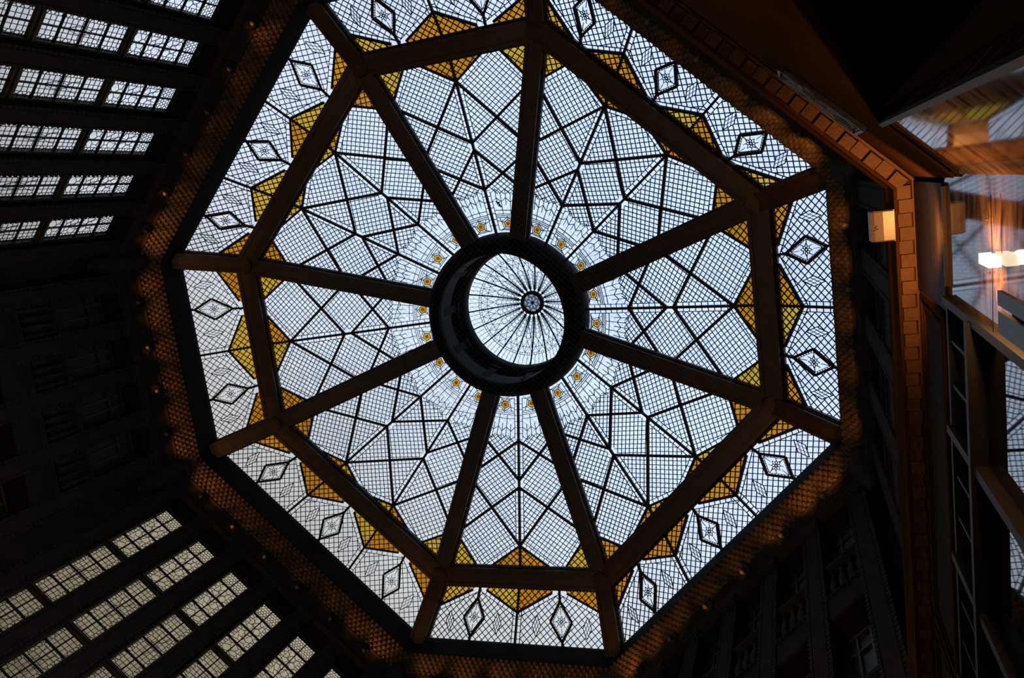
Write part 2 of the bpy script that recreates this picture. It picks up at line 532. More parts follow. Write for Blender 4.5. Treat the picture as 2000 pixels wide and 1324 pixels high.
def inner_panel(phi):
    card = phi % 90 == 0
    nb = 2 if card else 3
    half = radians(17.9 if card else 25.9)
    R0 = A_IN if card else D_IN
    pan = Pan(phi, R0, ZG_IN, R_HUB * (1.0), ZG_HUB)
    nm = SIDE[phi]
    t = thing('skylight_glazing', 'large pale lattice glass panel on the %s side of the hub, in %s bays' % (nm, 'two' if nb == 2 else 'three'), 'stained glass', tuple(pan.w((0, 0))), 'inner stained glass panels of the skylight')
    gl, cm, lat = MB(), MB(), MB()
    al = [-half + 2 * half * i / nb for i in range(nb + 1)]
    r0, r1, r2 = 9.0, 6.72, 5.1
    for b in range(nb):
        aL, aR = al[b], al[b + 1]; am = (aL + aR) / 2; wd_ = aR - aL
        L0, R0_ = pan.pol(r0, aL), pan.pol(r0, aR)
        L1a, R1a = pan.pol(r1 + .13, aL), pan.pol(r1 + .13, aR)
        L1b, R1b = pan.pol(r1 - .13, aL), pan.pol(r1 - .13, aR)
        L2, R2 = pan.pol(r2, aL), pan.pol(r2, aR)
        c1 = isect(L0, R1a, R0_, L1a); c2 = isect(L1b, R2, R1b, L2)
        # outer edge
        rr = pan.r0
        cL, cR = pan.P(rr, rr * tan(aL)), pan.P(rr, rr * tan(aR))
        mid = pan.P(rr, rr * tan(am))
        tl, tr = (mid[0] - .27, mid[1] + .22), (mid[0] + .27, mid[1] + .22)
        A0 = [tl, tr, R0_, c1, L0]
        D1 = [c1, R1a, R1b, c2, L1b, L1a]
        cells = [A0, [L0, c1, L1a], [R0_, R1a, c1], D1, [L1b, c2, L2], [R1b, R2, c2]]
        hubL = [pan.pol(3.30 + 0 * i, aL + wd_ * i / 6) for i in range(7)]
        for c in cells:
            face(gl, pan, c)
        F = [c2, R2] + list(reversed(hubL)) + [L2]
        face(gl, pan, F)
        # amber triangles
        tlo, tro = isect(L0, tl, (0, 0), (1, 0)), isect(R0_, tr, (0, 0), (1, 0))
        tlo, tro = (min(tlo[0], mid[0] - .01), 0), (max(tro[0], mid[0] + .01), 0)
        face(gl, pan, [tlo, tro, tr, tl])
        for tri in ([cL, tlo, L0], [tro, cR, R0_]):
            am_ = MB(); face(am_, pan, tri)
            mat = random.choice((m_amber1, m_amber1, m_amber2))
            am_.build('amber_pane', mat, t)
            cames(cm, pan, lines_in(tri, (-1, .9), .19) + lines_in(tri, (1, .9), .19), .034)
        # lattice frame
        bars(lat, pan, [(L0, R1a), (R0_, L1a), (L1b, R2), (R1b, L2)])
        bars(lat, pan, [(tl, L0), (tr, R0_)], .085)
        # grids
        d1 = (R1a[0] - L0[0], R1a[1] - L0[1]); d2 = (L1a[0] - R0_[0], L1a[1] - R0_[1])
        e1 = (R2[0] - L1b[0], R2[1] - L1b[1]); e2 = (L2[0] - R1b[0], L2[1] - R1b[1])
        LW = .17
        for poly, dd, ee, ins in ((A0, d1, d2, [0, LW, 0, 0, LW]), ([L0, c1, L1a], d1, d2, [0, 0, LW]), ([R0_, R1a, c1], d1, d2, [LW, 0, 0]),
                                  (D1, e1, e2, [0, LW, 0, 0, LW, 0]), ([L1b, c2, L2], e1, e2, [0, 0, LW]), ([R1b, R2, c2], e1, e2, [LW, 0, 0])):
            for q in (dd, ee):
                cames(cm, pan, lines_in(poly, q, GRID, ins, anchor=c1 if q in (d1, d2) else c2, phase=0))
        cames(cm, pan, ladder(A0, tr, R0_, LW, .22) + ladder(A0, L0, tl, LW, .22))
        cames(cm, pan, ladder([L0, c1, L1a], L0, L1a, LW, .24) + ladder([R0_, R1a, c1], R0_, R1a, LW, .24))
        cames(cm, pan, ladder([L1b, c2, L2], L1b, L2, LW, .24) + ladder([R1b, R2, c2], R1b, R2, LW, .24))
        # feather zone
        iw = .17                                   # side ladder width

        def fp(rho, f):
            """f in 0..1 across the bay inside the ladders"""
            al_ = aL + iw / rho; ar_ = aR - iw / rho
            return pan.pol(rho, al_ + (ar_ - al_) * f)
        nc = 3
        zz1 = [(4.58 if j % 2 == 0 else 4.74) for j in range(2 * nc + 1)]
        zz2 = [(4.92 if j % 2 == 0 else 5.08) for j in range(2 * nc + 1)]
        p1 = [fp(zz1[j], j / (2 * nc)) for j in range(2 * nc + 1)]
        p2 = [fp(zz2[j], j / (2 * nc)) for j in range(2 * nc + 1)]
        sg = [(p1[j], p1[j + 1]) for j in range(2 * nc)] + [(p2[j], p2[j + 1]) for j in range(2 * nc)]
        sg += [(p1[j], p2[j]) for j in range(2 * nc + 1)]
        # rays
        for j in range(0, 2 * nc + 1):
            sg.append((fp(4.25, j / (2 * nc)), p1[j]) if j % 2 == 0 else (fp(4.45, j / (2 * nc)), p1[j]))
        # bands
        for rho in (4.25, 4.10, 4.03, 3.96, 3.47):
            for q in range(6):
                sg.append((fp(rho, q / 6), fp(rho, (q + 1) / 6)))
        for j in range(nc + 1):
            sg.append((fp(4.10, j / nc), fp(4.25, j / nc)))
        for j in (0, 1, 2):
            sg.append((fp(3.96, j / 2), fp(4.03, j / 2)))
        # ladders beside the bars down to the hub
        for s_, a_ in ((1, aL), (-1, aR)):
            pr = 5.05
            sg.append((pan.pol(5.0, a_ + s_ * iw / 5.0), pan.pol(3.45, a_ + s_ * iw / 3.45)))
            while pr > 3.5:
                sg.append((pan.pol(pr, a_), pan.pol(pr, a_ + s_ * iw / pr)))
                pr -= .23
        # pentagon flower
        pc = pan.pol(3.72, am)
        ux = pan.pol(3.72, am + .01); ux = (ux[0] - pc[0], ux[1] - pc[1]); L = hypot(*ux); ux = (ux[0] / L, ux[1] / L)
        po = pan.pol(4.2, am); uy = (po[0] - pc[0], po[1] - pc[1]); L = hypot(*uy); uy = (uy[0] / L, uy[1] / L)

        def pent(r):
            return [(pc[0] + ux[0] * r * sin(2 * pi * j / 5) + uy[0] * r * cos(2 * pi * j / 5), pc[1] + ux[1] * r * sin(2 * pi * j / 5) + uy[1] * r * cos(2 * pi * j / 5)) for j in range(5)]
        pi_, pe = pent(.185), pent(.27)
        for q in (pi_, pe):
            sg += [(q[j], q[(j + 1) % 5]) for j in range(5)]
        sg += [(pi_[j], pe[j]) for j in range(5)]
        sg += [(pe[0], fp(3.96, .5)), (pe[1], fp(3.85, 1)), (pe[4], fp(3.85, 0)), (pe[2], fp(3.47, .9)), (pe[3], fp(3.47, .1)), (pe[1], fp(3.96, .86)), (pe[4], fp(3.96, .14))]
        cames(cm, pan, sg, .023)
        fm = MB(); face(fm, pan, pi_, .006)
        fl = fm.build('flower_pane', m_amber2, t)
        sm = MB(); face(sm, pan, pent(.085), .012)
        sm.build('flower_centre', m_orange, fl)
        # small squares between the X and the feather
        poly = [c2, R2, p2[-1], p2[len(p2) // 2], p2[0], L2]
        poly = [c2, R2, p2[-1], p2[0], L2]
        for q in (e1, e2):
            cames(cm, pan, lines_in(poly, q, GRID, [0, LW, 0, LW, 0], anchor=c2, phase=0))
    for b in range(1, nb):
        mb = MB()
        mb.bar(pan.w(pan.P(pan.r0, pan.r0 * tan(al[b]))), pan.w(pan.pol(3.36, al[b])), pan.n, .09, .085, .02)
        mb.build('glazing_bar', m_bar, t)
    gl.build('clear_glass', m_clear, t)
    lat.build('diamond_lattice', m_bar, t)
    cm.build('lead_came', m_lead, t)
    return pan


def outer_panel(phi):
    card = phi % 90 == 0
    nb = 2 if card else 3
    half = radians(17.9 if card else 25.9)
    R0, R1 = (A_IN, G_CARD) if card else (D_IN, G_DIAG)
    pan = Pan(phi, R0, ZG_IN, R1, ZG_OUT)
    nm = SIDE[phi]
    t = thing('skylight_border_glazing', 'narrow outer strip of glass on the %s edge with %s flower diamonds' % (nm, 'two' if nb == 2 else 'three'), 'stained glass', tuple(pan.w((0, 0))), 'outer stained glass strips of the skylight')
    gl, cm = MB(), MB()
    al = [-half + 2 * half * i / nb for i in range(nb + 1)]

    def fp(f, a):
        r = R0 + f * (R1 - R0)
        return pan.P(r, r * tan(a))
    for b in range(nb):
        aL, aR = al[b], al[b + 1]; am = (aL + aR) / 2
        mid = fp(0, am); m15 = fp(.26, am)
        tl, tr = (m15[0] - .30, m15[1]), (m15[0] + .30, m15[1])
        cL, cR = fp(0, aL), fp(0, aR)
        apL, apR = fp(.555, aL), fp(.555, aR)
        oL, oR = fp(1, aL), fp(1, aR)
        Wp = [tl, tr, apR, oR, oL, apL]
        face(gl, pan, Wp)
        k_ = 0
        mo = (mid[0] - .02, 0), (mid[0] + .02, 0)
        face(gl, pan, [mo[0], mo[1], tr, tl])
        for c_, m_, t_, a_ in ((cL, mo[0], tl, apL), (cR, mo[1], tr, apR)):
            am_ = MB(); face(am_, pan, [c_, t_, a_]); face(am_, pan, [c_, m_, t_])
            am_.build('amber_pane', random.choice((m_amber1, m_amber1, m_amber2)), t)
            for pc in ([c_, t_, a_], [c_, m_, t_]):
                cames(cm, pan, lines_in(pc, (-1, 1.0), .19, anchor=c_) + lines_in(pc, (1, 1.0), .19, anchor=c_), .034)
        lm = MB(); bars(lm, pan, [(tl, apL), (tr, apR)], .085)
        # diamond
        di, do = fp(.375, am), fp(.92, am)
        dc = fp(.655, am)
        dl, dr = (dc[0] - .43, dc[1]), (dc[0] + .43, dc[1])
        dia = [di, dr, do, dl]
        bars(lm, pan, [(di, dr), (dr, do), (do, dl), (dl, di)], .085)
        bars(lm, pan, [(fp(0, am), di), (do, fp(1, am))], .085)
        lm.build('diamond_frame', m_bar, t)
        # small diamonds
        holes = [dia]
        sds = []
        for s_ in (-1, 1):
            c = fp(.72, am)
            rc = R0 + .72 * (R1 - R0)
            c = (c[0] + s_ * .27 * rc * (tan(aR) - tan(aL)), c[1])
            sd = [(c[0], c[1] - .40), (c[0] + .17, c[1]), (c[0], c[1] + .40), (c[0] - .17, c[1])]
            sds.append(sd); holes.append(sd)
            sg = [(sd[j], sd[(j + 1) % 4]) for j in range(4)]
            for f in (1 / 3, 2 / 3):
                sg += [(lerp(sd[0], sd[1], f), lerp(sd[3], sd[2], f)), (lerp(sd[1], sd[2], f), lerp(sd[0], sd[3], f))]
            cames(cm, pan, sg[:4], .028); cames(cm, pan, sg[4:], .016)
        LW = .17
        ins = [0, LW, LW if b < nb - 1 else .0, .03, LW if b > 0 else .0, LW]
        for q in ((1, 1), (-1, 1)):
            cames(cm, pan, lines_in(Wp, q, .19, ins, holes, anchor=dc, phase=.5))
        cames(cm, pan, ladder(Wp, tr, apR, LW, .22) + ladder(Wp, apL, tl, LW, .22))
        cames(cm, pan, ladder(Wp, apR, oR, LW, .24) + ladder(Wp, oL, apL, LW, .24))
        # flower in the diamond
        def sc(f):
            return [lerp(dc_, p, f) for p in dia]
        dc_ = ((dl[0] + dr[0]) / 2, (di[1] + do[1]) / 2)
        d8 = sc(.78)
        sg = [(d8[j], d8[(j + 1) % 4]) for j in range(4)]
        for j in range(4):
            for f in (.15, .3, .45, .6, .75, .9):
                sg.append((lerp(dia[j], dia[(j + 1) % 4], f), lerp(d8[j], d8[(j + 1) % 4], f)))
        for j in range(8):
            a = j * pi / 4; r_ = .21 if j % 2 == 0 else .17; hw = .045
            tip = (dc_[0] + cos(a) * r_, dc_[1] + sin(a) * r_)
            for s_ in (-1, 1):
                m_ = (dc_[0] + cos(a) * r_ * .55 - sin(a) * hw * s_, dc_[1] + sin(a) * r_ * .55 + cos(a) * hw * s_)
                c0 = (dc_[0] + cos(a) * .03, dc_[1] + sin(a) * .03)
                sg += [(c0, m_), (m_, tip)]
        for j in range(4):
            sg.append((lerp(dc_, d8[j], .45), d8[j]))
        for a in (pi / 4, 3 * pi / 4, 5 * pi / 4, 7 * pi / 4):
            tip = (dc_[0] + cos(a) * .17, dc_[1] + sin(a) * .17)
            sg.append((tip, (dc_[0] + cos(a) * .23, dc_[1] + sin(a) * .30)))
        cames(cm, pan, sg, .018)
    for b in range(1, nb):
        mb = MB()
        bars(mb, pan, [(fp(0, al[b]), fp(1, al[b]))], .08)
        mb.build('glazing_bar', m_bar, t)
    gl.build('frosted_glass', m_strip, t)
    cm.build('lead_came', m_lead, t)
    return pan


for k in range(8):
    inner_panel(45 * k)
    outer_panel(45 * k)

# ------------------------------------------------------------------ steel frame of the skylight
fr = thing('skylight_steelwork', 'dark brown octagonal steelwork of the skylight, its ribs meeting a round hub', 'steelwork', (0, 0, 0))


def profile_beam(A, B, up, prof, name, mat, parent, e0=0., e1=0.):
    A, B, up = Vector(A), Vector(B), Vector(up)
    d = (B - A).normalized()
    A = A - d * e0; B = B + d * e1
    x = d.cross(up).normalized(); u = x.cross(d).normalized()
    mb = MB()
    mb.sweep([[P + x * p[0] + u * p[1] for p in prof] for P in (A, B)])
    return mb.build(name, mat, parent)


def prof(w, d):
    """brown lower member with a wider dark seat under the glass"""
    h = w / 2; g = h * .80
    return [(-g, 0), (-g * .62, 0), (-g * .58, .03), (g * .58, .03), (g * .62, 0), (g, 0), (g, .12), (g * .9, .15), (g * .9, .24), (h, .27), (h, d), (-h, d), (-h, .27), (-g * .9, .24), (-g * .9, .15), (-g, .12)]


def chain(mb, A, B, x, u, pitch, sz):
    """connected string of beads from A to B"""
    A, B = Vector(A), Vector(B); d = (B - A); L = d.length; d.normalize()
    n = max(1, int(L / pitch)); rings = []
    for i in range(n):
        for f, q in ((.12, .45), (.3, 1.), (.7, 1.), (.88, .45)):
            P = A + d * (L * (i + f) / n)
            rings.append([P + x * (sz * q * sx) + u * (sz * q * su) for sx, su in ((-1, -1), (1, -1), (1, 1), (-1, 1))])
    mb.sweep(rings)


def trim_beads(A, B, up, off, hgt, parent, pitch=.17, sz=.035):
    A, B, up = Vector(A), Vector(B), Vector(up)
    d = (B - A); L = d.length; d.normalize()
    x = d.cross(up).normalized(); u = x.cross(d).normalized()
    for s_ in (-1, 1):
        mb = MB()
        chain(mb, A + x * off * s_ + u * hgt, B + x * off * s_ + u * hgt, x, u, pitch, sz)
        mb.build('toothed_edging', m_bar, parent)


BW = .80; RW = .90
for i in range(8):
    a = vert(i, A_IN, B_IN, 0)
    ang = atan2(a.y, a.x)
    hub = Vector((cos(ang) * 3.05, sin(ang) * 3.05, 2.32))
    b = profile_beam(a, hub, (0, 0, 1), prof(BW, .44), 'rib', m_beam, fr)
    trim_beads(a, hub, (0, 0, 1), BW * .40, .20, b)
    nx = vert((i + 1) % 8, A_IN, B_IN, 0)
    b = profile_beam(a, nx, (a + nx).normalized() * .3 + Vector((0, 0, 1)), prof(RW, .44), 'ring_beam', m_beam, fr, .1, .1)
    trim_beads(a, nx, (a + nx).normalized() * .3 + Vector((0, 0, 1)), RW * .40, .20, b)
    o = vert(i, A_OUT, B_OUT, -1.75)
    b = profile_beam(a, o, (0, 0, 1), prof(.78, .44), 'outer_rib', m_beam, fr, 0, -.05)
    trim_beads(a, o, (0, 0, 1), .78 * .40, .20, b)
    # node block where the beams meet
    mb = MB()
    mb.lathe([(0, -.015), (.36, -.015), (.38, .06), (.38, .4), (0, .4)], a, (1, 0, 0), (0, 1, 0), (0, 0, 1), 8)
    mb.build('beam_joint', m_beam, fr)


def offc(i, d, z):
    """corner i of the outer octagon pushed out by d"""
    a = A_OUT + d; b = B_OUT + .4142 * d
    return vert(i, a, b, z)


def side_sweep(mb, side, prof_, ext=0.):
    """sweep (offset, z) profile along one side of the octagon; side 0..7 = angle 45*side"""
    i0 = (side - 1) % 8; i1 = side
    P = [offc(i0, d, z) for d, z in prof_]; Q = [offc(i1, d, z) for d, z in prof_]
    mb.sweep([P, Q], closed_ring=False)


for k in range(8):
    mb = MB()
    side_sweep(mb, k, [(.22, -.93), (.13, -1.0), (.13, -1.12), (.02, -1.2), (0, -1.3), (0, -2.16), (-.03, -2.2), (-.03, -2.3), (.06, -2.34), (.5, -2.34), (.5, -.9), (.22, -.93)])
    mb.build('edge_beam', m_edge, fr)

mb = MB()
mb.lathe([(2.613, 1.98), (2.66, 1.90), (2.95, 1.90), (3.02, 2.0), (3.08, 2.1), (3.24, 2.35), (3.32, 2.7), (3.36, 2.93), (3.36, 3.15), (2.613, 3.15), (2.613, 1.98)], (0, 0, 0), (1, 0, 0), (0, 1, 0), (0, 0, 1), 80)
mb.build('hub_ring', m_hub, fr, True)

# ------------------------------------------------------------------ lantern over the hub
la = thing('lantern', 'round lantern above the hub with a small glazed dome of twenty spokes', 'roof lantern', (0, 0, 2.0))
mb = MB()
mb.lathe([(2.60, 2.1), (2.72, 2.25), (2.72, 2.5), (2.80, 2.55), (2.80, 3.9), (2.70, 3.95), (2.66, 4.2), (2.56, 4.3), (2.52, 4.5), (2.50, 4.9), (2.62, 5.0), (2.9, 5.0), (2.9, 2.1)], (0, 0, 0), (1, 0, 0), (0, 1, 0), (0, 0, 1), 80)
mb.build('drum', m_drum, la, True)
for k in range(10):
    a = radians(36 * k + 9)
    mb = MB()
    mb.obox((cos(a) * 2.72, sin(a) * 2.72, 3.22), (-sin(a), cos(a), 0), (cos(a), sin(a), 0), (0, 0, 1), .16, .12, .72)
    mb.obox((cos(a) * 2.70, sin(a) * 2.70, 3.86), (-sin(a), cos(a), 0), (cos(a), sin(a), 0), (0, 0, 1), .2, .16, .08)
    mb.build('drum_pilaster', m_drum, la)
DZ0, DZ1, DR = 4.95, 6.42, 2.52


def dome(r):
    f = r / DR
    return DZ1 - (DZ1 - DZ0) * f ** 1.7


RB = .50
for k in range(20):
    a = radians(18 * k)
    mb = MB()
    pts = [RB + (DR - RB) * i / 6 for i in range(7)]
    for r0_, r1_ in zip(pts[:-1], pts[1:]):
        mb.bar((cos(a) * r0_, sin(a) * r0_, dome(r0_)), (cos(a) * r1_, sin(a) * r1_, dome(r1_)), (0, 0, -1), .055, .035, .02)
    mb.build('dome_rib', m_bar, la)
gl, cm = MB(), MB()
rs = [RB + (DR - RB) * i / 8 for i in range(9)]


def dpt(r, al):
    return Vector((cos(al) * r, sin(al) * r, dome(r)))


for k in range(20):
    a0_, a1_ = radians(18 * k), radians(18 * k + 18)
    for r0_, r1_ in zip(rs[:-1], rs[1:]):
        gl.quad(dpt(r0_, a0_), dpt(r1_, a0_), dpt(r1_, a1_), dpt(r0_, a1_))

    def F(r, f):
        return dpt(r, a0_ + (a1_ - a0_) * f)
    sg = []
    # outer band of four strips, double ring
    for f in (.25, .5, .75): sg.append((F(2.16, f), F(2.5, f)))
    for r in (2.16, 2.08):
        sg += [(F(r, i / 3), F(r, (i + 1) / 3)) for i in range(3)]
    for f in (.17, .33, .5, .67, .83): sg.append((F(2.08, f), F(2.16, f)))
    # triangles
    z_ = [F(2.08, 0), F(1.86, .25), F(2.08, .5), F(1.86, .75), F(2.08, 1)]
    sg += list(zip(z_[:-1], z_[1:]))
    sg += [(F(1.86, 0), F(1.86, .25)), (F(1.86, .25), F(1.86, .75)), (F(1.86, .75), F(1.86, 1))]
    sg += [(F(1.86, .25), F(1.62, 0)), (F(1.86, .25), F(1.62, .5)), (F(1.86, .75), F(1.62, .5)), (F(1.86, .75), F(1.62, 1)), (F(1.62, .5), F(2.08, .5))]
    # column of squares with side strips
    sg += [(F(1.62, .5), F(1.52, .3)), (F(1.62, .5), F(1.52, .7)), (F(1.52, .3), F(1.40, .18)), (F(1.52, .7), F(1.40, .82)), (F(1.52, .3), F(1.52, .7))]
    for lo, hi in ((.30, .18), (.70, .82)):
        sg.append((F(1.52, lo), F(.62, lo)))
        sg.append((F(1.40, hi), F(.62, hi)))
    r = 1.52; st = .20
    while r > .66:
        sg.append((F(r, .30), F(r, .70)))
        sg.append((F(r - .05, .02), F(r - .05, .30))); sg.append((F(r - .05, .70), F(r - .05, .98)))
        r -= st; st *= .88
    for p, q in sg:
        cm.bar(p, q, (0, 0, -1), .017, .015, .005)
gl.build('dome_glass', m_clear2, la)
cm.build('lead_came', m_lead, la)
mb = MB()
mb.lathe([(.38, -.12), (.44, -.16), (.52, -.14), (.54, .06), (.40, .10), (.38, -.12)], (0, 0, dome(.5)), (1, 0, 0), (0, 1, 0), (0, 0, 1), 40)
mb.build('centre_ring', m_bar, la, True)
mb = MB(); gb = MB()
c0 = Vector((0, 0, dome(.3) - .05))
for j in range(8):
    a, b = j * pi / 4, (j + 1) * pi / 4
    q = lambda r, al: c0 + Vector((cos(al) * r, sin(al) * r, 0))
    gb.quad(q(0, a), q(.40, a), q(.40, (a + b) / 2), q(.40, b))
    mb.bar(q(.2, a), q(.39, a + pi / 8), (0, 0, -1), .03, .02, .0)
    mb.bar(q(.2, a), q(.39, a - pi / 8), (0, 0, -1), .03, .02, .0)
    mb.bar(q(.0, a), q(.2, a), (0, 0, -1), .03, .02, .0)
    mb.bar(q(.28, a), q(.28, b), (0, 0, -1), .02, .02, .0)
mb.lathe([(0, -.08), (.06, -.06), (.08, 0), (.06, .03)], c0, (1, 0, 0), (0, 1, 0), (0, 0, 1), 10)
m_boss = glass('clouded_boss_glass', (.40, .45, .50), (.16, .19, .22), scale=30)
gb.build('rosette_glass', m_boss, la)
mb.build('rosette_came', m_lead, la)

# ------------------------------------------------------------------ cornice around the court
trim_no = [0]


def struct(mb, name, mat, label=None, smooth=False):
    o = mb.build(name, mat, None, smooth)
    o['kind'] = 'structure'
    if label: o['label'] = label
    o['category'] = 'trim' if name.startswith('trim') else name.split('_')[0]
    return o


def next_trim():
    trim_no[0] += 1
    return 'trim_%d' % trim_no[0]


def frame_at(side):
    a = radians(45 * side)
    er = Vector((cos(a), sin(a), 0)); et = Vector((-sin(a), cos(a), 0))
    R = A_OUT if side % 2 == 0 else D_OUT
    H = B_OUT if side % 2 == 0 else (A_OUT - B_OUT) / sqrt(2)
    return er, et, R, H


for k in range(8):
    er, et, R, H = frame_at(k)
    # scaled cove: three rolls of overlapping scales
    mb = MB()
    nu = int(2 * H / .045); nv = 36
    base = [(0.03, -2.33), (.09, -2.48), (.19, -2.62), (.30, -2.76), (.40, -2.90), (.46, -3.04)]
    rings = []
    for i in range(nu + 1):
        f = i / nu
        ring = []
        for j in range(nv + 1):
            g = j / nv * (len(base) - 1); q = min(int(g), len(base) - 2); fr_ = g - q
            d = base[q][0] + (base[q + 1][0] - base[q][0]) * fr_
            z = base[q][1] + (base[q + 1][1] - base[q][1]) * fr_
            hh = H + .4142 * d
            t = -hh + 2 * hh * f
            row = j / nv * 6
            ri = int(row); rf = row - ri
            ph = (t / .22 + (.5 if ri % 2 else 0)) % 1.0
            sc_ = max(0., 1 - ((ph - .5) * 2) ** 2 * .9) * (1 - rf) ** .7
            dd = d - .10 * sc_; zz = z - .065 * sc_
            ring.append(er * (R + dd) + et * t + Vector((0, 0, zz)))
        rings.append(ring)
    mb.sweep(rings, closed_ring=False)
    struct(mb, next_trim(), m_scale, 'amber lit cornice of terracotta scales on the %s side' % SIDE[45 * k])
    # frieze with mouldings
    mb = MB()
    side_sweep(mb, k, [(.44, -3.0), (.40, -3.02), (.40, -3.08), (.46, -3.11), (.48, -3.16), (.52, -3.70), (.46, -3.74), (.44, -3.82), (.50, -3.88), (.60, -3.92), (1.4, -3.92)])
    struct(mb, next_trim(), m_stone, 'dark stone frieze carrying rosette lamps on the %s side' % SIDE[45 * k])
    # corner corbel: scaled bulge at the corner of the octagon
    c = offc(k, .55, -3.3)
    th = atan2(c.y, c.x)
    ex = Vector((cos(th), sin(th), 0)); ey = Vector((-sin(th), cos(th), 0))
    mb = MB()
    prof_ = []
    for i in range(15):
        f = i / 14
        prof_.append((.16 + .34 * sin(pi * min(1, f * .62 + .3)) - .16 * f ** 2 + .03 * sin(f * 40), 1.0 - 2.6 * f))
    mb.lathe(prof_, c + Vector((0, 0, -.35)), ex, ey, (0, 0, 1), 20)
    o = mb.build('corner_corbel', m_stone2, None, True)
    tag(o, 'dark carved corbel in the corner clockwise of the %s side' % SIDE[45 * k], 'corbel', 'corner corbels below the cornice')

# rosette lamps
ROS = {}


def rosette(side, t, first):
    er, et, R, H = frame_at(side)
    n = (-er * .97 + Vector((0, 0, -.24))).normalized()
    c = er * (R + .50) + et * t + Vector((0, 0, -3.43))
    th_ = thing('rosette_lamp', 'x', 'lamp', tuple(c))
    ex = et; ey = n.cross(et)
    mb = MB()
    pr = [(.0, .02), (.07, .02), (.10, .10), (.13, .13), (.16, .08), (.19, .05), (.22, .10), (.25, .06), (.26, -.03)]
    mb.lathe(pr, c, ex, ey, n, 16)
    mb.build('rosette', m_stone2, th_, True)
    mb = MB()
    mb.lathe([(.04, .05), (.05, .10), (.075, .16), (.07, .21), (.04, .245), (0, .255)], c, ex, ey, n, 12)
    mb.build('bulb', m_bulb, th_, True)
    mb = MB()
    ring = []
    for j in range(49):
        a = 2 * pi * j / 48; q = .012 * cos(12 * a)
        e = ex * cos(a) + ey * sin(a)
        ring.append([c + e * (.185 - q) + n * .06, c + e * .19 + n * (.10 + q), c + e * (.235 + q) + n * (.10 + q), c + e * (.245 + q) + n * .05])
    mb.sweep(ring, closed_ring=False)
    mb.build('petal_ring', m_stone2, th_)
    return th_


for k in range(8):
    n = 4 if k % 2 == 0 else 6
    for i in range(n):
        r = rosette(k, (i - (n - 1) / 2) * 1.735, None)
        r['label'] = 'round rosette lamp on the %s frieze, %s of %s going clockwise' % (SIDE[45 * k], ORD[i], 'four' if n == 4 else 'six')
        r['group'] = 'rosette lamps of the frieze'

# ------------------------------------------------------------------ walls
BOT = -29.25
PITCH = 1.735
wn = [0]


def next_window():
    wn[0] += 1
    return 'window_%d' % wn[0]


def hexnet(x0, x1, y0, y1, s, jit, rnd):
    """crazed hexagonal net of lead lines in a rectangle"""
    segs = []
    nx = max(1, round((x1 - x0) / s)); sx = (x1 - x0) / nx
    ny = max(1, round((y1 - y0) / (s * .87))); sy = (y1 - y0) / ny
    P = {}

    def v(i, j):
        if (i, j) not in P:
            x = x0 + sx * i / 2; y = y0 + sy * j + (sy * .18 if (i + j) % 2 else -sy * .18)
            if 0 < i < 2 * nx: x += rnd.uniform(-jit, jit) * s
            y += rnd.uniform(-jit, jit) * s
            P[(i, j)] = (min(max(x, x0), x1), min(max(y, y0), y1))
        return P[(i, j)]
    for j in range(0, ny + 1):
        for i in range(2 * nx):
            segs.append((v(i, j), v(i + 1, j)))
    for j in range(ny):
        for i in range(2 * nx + 1):
            if (i + j) % 2 == 1 and 0 < i < 2 * nx:
                segs.append((v(i, j), v(i, j + 1)))
    return segs


